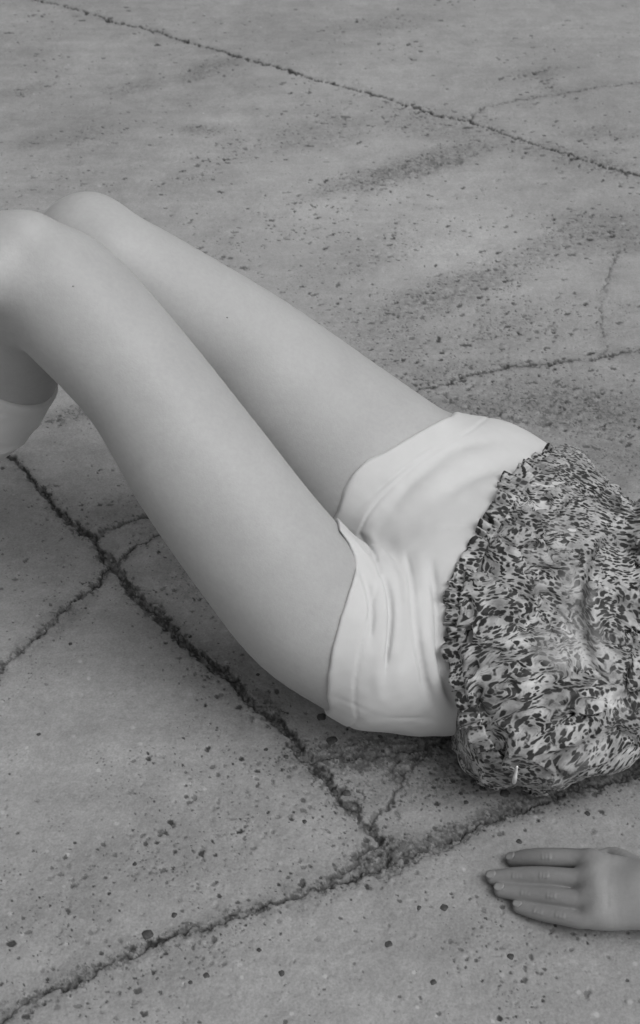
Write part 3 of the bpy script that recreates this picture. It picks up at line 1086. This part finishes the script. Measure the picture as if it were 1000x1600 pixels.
cut_n, cut_f = hem_curve(hem_n, nn, ncn), hem_curve(hem_f, fn_, fcn)
st_near = Chain(NT_P[3:], NT_R[3:], k=.012, n=6, clip=[cut_n])
st_far = Chain(FT_P[3:], FT_R[3:], k=.012, n=6, clip=[cut_f])
st_inner = Chain(inner_thigh.P, inner_thigh.R, k=.045, n=1, clip=[cut_f])
wz = [(760, 1016, 98, .074), (810, 915, 116, .103), (838, 838, 96, .088)]
SHP = [st_far, st_inner] + pelvis + [st_near, Chain(*stations(wz), k=.04, n=4)]


def sh0(X):
    return ev(SHP, X) - 0.004


FOLD = [  # photo line, height (+ ridge / - furrow), half width in metres
    ([(548, 838), (572, 870), (590, 908), (597, 950), (595, 1000), (588, 1050), (592, 1090)], .0065, .0050),
    ([(562, 838), (586, 874), (603, 914), (609, 960), (605, 1010), (598, 1062)], -.0085, .0034),
    ([(574, 834), (598, 868), (616, 912), (622, 960), (618, 1020), (622, 1080)], .0052, .0055),
    ([(544, 850), (562, 882), (575, 920), (580, 960), (577, 1012)], -.0062, .0032),
    ([(604, 840), (626, 890), (640, 940), (644, 1000), (650, 1060)], -.0026, .0060),
    ([(636, 870), (646, 940), (652, 1000), (662, 1060), (680, 1112)], -.0075, .0038),
    ([(656, 870), (663, 930), (667, 1000), (680, 1060), (700, 1105)], .0065, .0052),
    ([(676, 880), (682, 960), (682, 1020), (698, 1075), (716, 1108)], -.0060, .0040),
    ([(640, 795), (690, 745), (740, 715), (800, 705)], .0040, .011),
    ([(600, 800), (660, 740), (710, 700), (760, 690)], -.0040, .0080),
    ([(690, 775), (740, 745), (800, 730)], -.0036, .0090),
    ([(556, 800), (602, 756), (654, 716), (704, 684)], -.0026, .0030),
    ([(640, 822), (700, 826), (734, 829)], -.0020, .0026),
    ([(524, 1088), (570, 1106), (620, 1120), (690, 1124)], -.0008, .0030),
]
FL3 = []
for rows, amp, w in FOLD:
    pts = [march(sh0, a, b) for a, b in rows]
    pts = np.array([p for p in pts if p is not None])
    FL3.append((catmull(pts, np.ones(len(pts)), 2)[0], amp, w))


def seg_dist(X, P):
    D = np.full(len(X), 9.0, np.float32)
    tt_ = np.zeros(len(X), np.float32)
    for i in range(len(P) - 1):
        a, ab = P[i].astype(np.float32), (P[i + 1] - P[i]).astype(np.float32)
        t = np.clip(((X - a) @ ab) / np.float32(ab @ ab + 1e-12), 0, 1)
        d = np.sqrt(((X - a - t[:, None] * ab) ** 2).sum(1))
        m = d < D
        D[m] = d[m]
        tt_[m] = (i + t[m]) / (len(P) - 1)
    return D, tt_


def shorts_fn(X, D):
    t = 0.0030 + 0.0030 * sstep(-.002, -.035, np.maximum(cut_n(X), cut_f(X))) + 0.0026 * (noise3(X * [22, 30, 22], 3) - .5) + 0.0008 * (noise3(X * 80, 4) - .5)
    for P, amp, w in FL3:
        lo, hi = P.min(0) - 2.4 * w, P.max(0) + 2.4 * w
        m = np.all((X > lo) & (X < hi), axis=1)
        if not m.any():
            continue
        d, u = seg_dist(X[m], P)
        t[m] += .72 * amp * np.exp(-(d / w) ** 2) * np.minimum(1, 4 * u + .25) * np.minimum(1, 4 * (1 - u) + .15)
    edge_ = np.maximum(cut_n(X), cut_f(X))
    t = t - .0012 * np.exp(-((edge_ + .021) / .0016) ** 2)
    t = np.maximum(t, 0.0012)
    # turned-up hem band
    t = t + 0.0008 * (sstep(-.022, -.0205, np.maximum(cut_n(X), cut_f(X))))
    return D - t


sV, sF = surface(SHP, 0.0021, fn=shorts_fn)
mesh_np('shorts', sV, sF, M_SHORT, person)

# ---- blouse
BL = []
for rows, k in (([(792, 1083, 115, .084), (800, 940, 116, .102), (846, 824, 93, .090)], .03),
                ([(845, 1089, 113, .084), (870, 955, 114, .102), (900, 866, 89, .090)], .03),
                ([(925, 1064, 106, .086), (940, 965, 105, .104), (950, 902, 86, .092)], .03)):
    BL.append(Chain(*stations(rows), k=k, n=4))
BL.append(Chain(*stations([(1036, 1010, 116, .095), (1046, 960, 116, .112), (1046, 935, 106, .100)]), k=.008, n=4))
for t, hw, r, z in ((.30, .046, .082, .098), (.38, .072, .092, .102), (.46, .098, .094, .10), (.54, .118, .074, .094)):
    c = ax0 + adir * t
    c = np.array([c[0], c[1], z])
    BL.append(Chain([c - alat * hw, c + [0, 0, .01], c + alat * hw], [r, r * 1.06, r], k=.04, n=3))
for s in (-1, 1):
    c = ax0 + adir * .40 + alat * .075 * s
    BL.append(Egg([c[0], c[1], .172], [.068, .068, .046], k=.03))
BL.append(Chain([SH_L, (SH_L * .55 + EL_L * .45)], [.058, .056], k=.03, n=2))
BL.append(Chain([SH_R, (SH_R * .55 + EL_R * .45)], [.058, .056], k=.03, n=2))
HEM = [(868, 706), (845, 716), (815, 740), (790, 772), (768, 806), (748, 838), (735, 862), (720, 900), (708, 945), (706, 985), (712, 1035), (722, 1085), (736, 1135), (756, 1172), (780, 1198), (800, 1214)]


WST = pelvis + [Chain(*stations(wz), k=.04, n=4)]


def bl0(X):
    return smin(ev(BL, X), ev(WST, X) - .002, .02) - 0.008


hem3 = []
for a, b in HEM:
    p = march(lambda X: bl0(X), a + 6, b)
    if p is not None:
        hem3.append(p)
hem3 = np.array(hem3)
hs, hl = (hem3 - ax0) @ adir, (hem3 - ax0) @ alat
o_ = np.argsort(hl)
hs_s, hl_s = hs[o_], hl[o_]


BFOLD = [
    ([(966, 772), (930, 832), (910, 890), (904, 950), (912, 1010), (936, 1062), (985, 1082)], -.012, .0060),
    ([(985, 790), (950, 842), (928, 895), (922, 950), (930, 1005), (958, 1050)], .0080, .0085),
    ([(a + 26 + 5 * math.sin(b * .02), b - 2) for a, b in HEM[1:-1]], -.0050, .0045),
    ([(a + 46, b - 3) for a, b in HEM[2:-2]], .0030, .0080),
    ([(745, 985), (800, 982), (860, 978), (900, 975)], .0060, .0050),
    ([(750, 1000), (810, 998), (880, 992)], -.0070, .0045),
    ([(740, 1060), (800, 1050), (880, 1035)], .0060, .0065),
    ([(745, 1078), (810, 1070), (890, 1052)], -.0060, .0050),
    ([(770, 1120), (840, 1095), (910, 1080), (990, 1090)], -.0085, .0060),
    ([(780, 1140), (850, 1116), (920, 1100), (985, 1108)], .0075, .0065),
    ([(790, 1172), (870, 1142), (950, 1120)], -.0070, .0050),
    ([(800, 1190), (870, 1165), (940, 1140)], .0065, .0060),
    ([(800, 880), (840, 850), (880, 800), (930, 770)], -.0080, .0055),
    ([(790, 862), (830, 830), (872, 782), (915, 758)], .0065, .0060),
    ([(800, 812), (840, 776), (880, 745)], -.0060, .0050),
    ([(850, 740), (890, 745), (940, 772)], .0055, .0055),
    ([(760, 900), (820, 900), (880, 880)], -.0070, .0050),
    ([(755, 925), (820, 925), (890, 905)], .0055, .0060),
    ([(960, 830), (985, 860), (1000, 900)], -.0065, .0060),
    ([(945, 960), (975, 985), (1000, 1000)], -.0065, .0060),
    ([(950, 920), (1000, 940)], .0060, .0070),
]
BF3 = []
for rows, amp, w in BFOLD:
    pts = [march(bl0, a, b) for a, b in rows]
    pts = np.array([p for p in pts if p is not None])
    BF3.append((catmull(pts, np.ones(len(pts)), 2)[0], amp, w))


def blouse_t(X):
    """how far the cloth stands off the body: gathers, creases, hanging folds"""
    s = (X - ax0.astype(np.float32)) @ adir.astype(np.float32)
    l = (X - ax0.astype(np.float32)) @ alat.astype(np.float32)
    z = X[:, 2]
    wa, wb = noise3(X * 13, 61), noise3(X * 17, 62)
    f1 = 1 - np.abs(2 * noise3(np.stack([s * 16 + 1.3 * wa, l * 34 + 2.2 * wb, z * 30], 1), 63) - 1)
    r3 = 1 - np.abs(2 * noise3(np.stack([(s + .5 * l) * 13 + 1.6 * wb, (l - .5 * s) * 38 + 2.0 * wa, z * 26], 1), 71) - 1)
    v3 = 1 - np.abs(2 * noise3(np.stack([(s - .6 * l) * 18 + 1.8 * wa, (l + .6 * s) * 46 + 2.0 * wb, z * 34], 1), 72) - 1)
    f2 = 1 - np.abs(2 * noise3(np.stack([s * 46 + wa * 3, l * 92 + wb * 4, z * 80], 1), 66) - 1)
    hem = s - np.interp(l, hl_s, hs_s) + 0.006 * (noise3(np.stack([l * 60, l * 0, z * 60], 1), 67) - .5)
    gather = np.exp(-np.maximum(hem, 0) / .022) * 0.0065 * (noise3(np.stack([s * 12, l * 125, z * 125], 1), 68) - .3)
    t = 0.0070 + 0.0060 * (f1 ** 2 - .3) + 0.0105 * (r3 ** 4 - .15) - 0.0075 * (v3 ** 5 - .1) + 0.0036 * (f2 ** 2 - .35) + gather
    for P, amp, w in BF3:
        lo, hi = P.min(0) - 2.4 * w, P.max(0) + 2.4 * w
        m = np.all((X > lo) & (X < hi), axis=1)
        if m.any():
            d, u = seg_dist(X[m], P)
            t[m] += amp * np.exp(-(d / w) ** 2) * np.minimum(1, 4 * u + .2) * np.minimum(1, 4 * (1 - u) + .2)
    return np.maximum(t, .002), hem


def blouse_fn(X, D):
    D = smin(D, ev(WST, X) - .002, .02)
    t, hem = blouse_t(X)
    return -smin(-(D - t), hem, .003)


oV, oF = surface(BL, 0.0028, fn=blouse_fn, band=.024)
blouse = mesh_np('blouse', oV, oF, M_PRINT, person, attrs={'fold': blouse_t(oV.astype(np.float32))[0]})

# gathered frill along the hem of the blouse
hc, _ = catmull(hem3, np.ones(len(hem3)), 40)
n_h = len(hc)
tn = np.gradient(hc, axis=0)
tn /= np.linalg.norm(tn, axis=1)[:, None]
nrm = np.zeros_like(hc)
for i in range(3):
    e = np.eye(3)[i] * .003
    nrm[:, i] = bl0(hc + e) - bl0(hc - e)
nrm /= np.linalg.norm(nrm, axis=1)[:, None] + 1e-9
out = np.cross(nrm, tn)
out /= np.linalg.norm(out, axis=1)[:, None]
if (out @ -adir).mean() < 0:
    out = -out
arc = np.concatenate([[0], np.cumsum(np.linalg.norm(np.diff(hc, axis=0), axis=1))])
rows_v = 9
fv, ff = [], []
for j in range(rows_v):
    v = j / (rows_v - 1)
    ph = arc * 2 * math.pi / 0.0100 + 9.0 * noise2(arc * 45, arc * 0, 5)
    amp = (0.0005 + 0.0030 * v) * (0.3 + 2.4 * noise2(arc * 60, arc * 0 + 3, 9) ** 2)
    ln = (0.013 + 0.009 * noise2(arc * 34, arc * 0, 12) + 0.007 * noise2(arc * 170, arc * 0, 13)) * v - 0.010
    side = 0.004 * v * np.cos(ph * .5 + 1)
    fv.append(hc + out * ln[:, None] + nrm * (0.0010 + amp * np.sin(ph) + amp * .5 - .002 * v)[:, None] + tn * side[:, None])
fv = np.vstack(fv)
fv[:, 2] = np.maximum(fv[:, 2], 0.003)
for j in range(rows_v - 1):
    for i in range(n_h - 1):
        a = j * n_h + i
        ff.append([a, a + 1, a + n_h + 1, a + n_h])
fr = mesh_np('hem_frill', fv, ff, M_PRINT, blouse)
sm = fr.modifiers.new('thick', 'SOLIDIFY')
sm.thickness = 0.0007

# white tie end hanging at the hem
tp = []
for a, b, z in ((808, 1198, .024), (806, 1208, .016), (804, 1218, .010), (802, 1228, .005)):
    p = march(bl0, a, b)
    if p is None:
        p = at(a, b, z)
    tp.append(p + (CAMP - p) / np.linalg.norm(CAMP - p) * .011)
tV, tF = surface([Chain(tp, [.0011, .0014, .0022, .0014], k=.002, n=4)], .0009)
mesh_np('tie_end', tV, tF, M_WHITE, blouse)

# ---- hair (a cap of strands spread on the concrete)
hair = [Egg(head_c + adir * .03 + [0, 0, -.012], [.112, .088, .088], Mh, k=.02)]
for q in range(44):
    a = -1.8 + 3.6 * q / 43
    d = adir * math.cos(a) + alat * math.sin(a)
    b0 = head_c + d * .07 + [0, 0, -.03]
    L = random.uniform(.10, .17)
    hair.append(Chain([b0, b0 + d * L * .5 + [0, 0, -.03] + alat * random.uniform(-.02, .02), b0 + d * L + [0, 0, -.052] + alat * random.uniform(-.04, .04)], [.024, .019, .007], k=.016, n=3))


def hair_fn(X, D):
    loc = (X - head_c.astype(np.float32)) @ Mh.T.astype(np.float32)
    face = 0.012 - np.maximum(loc[:, 2] - .02, 0) * 0.9
    ang = np.arctan2(loc[:, 1], loc[:, 0])
    return D - 0.0025 * np.sin(ang * 70 + 4 * noise3(X * 20, 3)) + np.where((loc[:, 2] > .015) & (loc[:, 0] < .045), .05, 0)


aV, aF = surface(hair, .004, fn=hair_fn)
mesh_np('hair', aV, aF, M_HAIR, person)
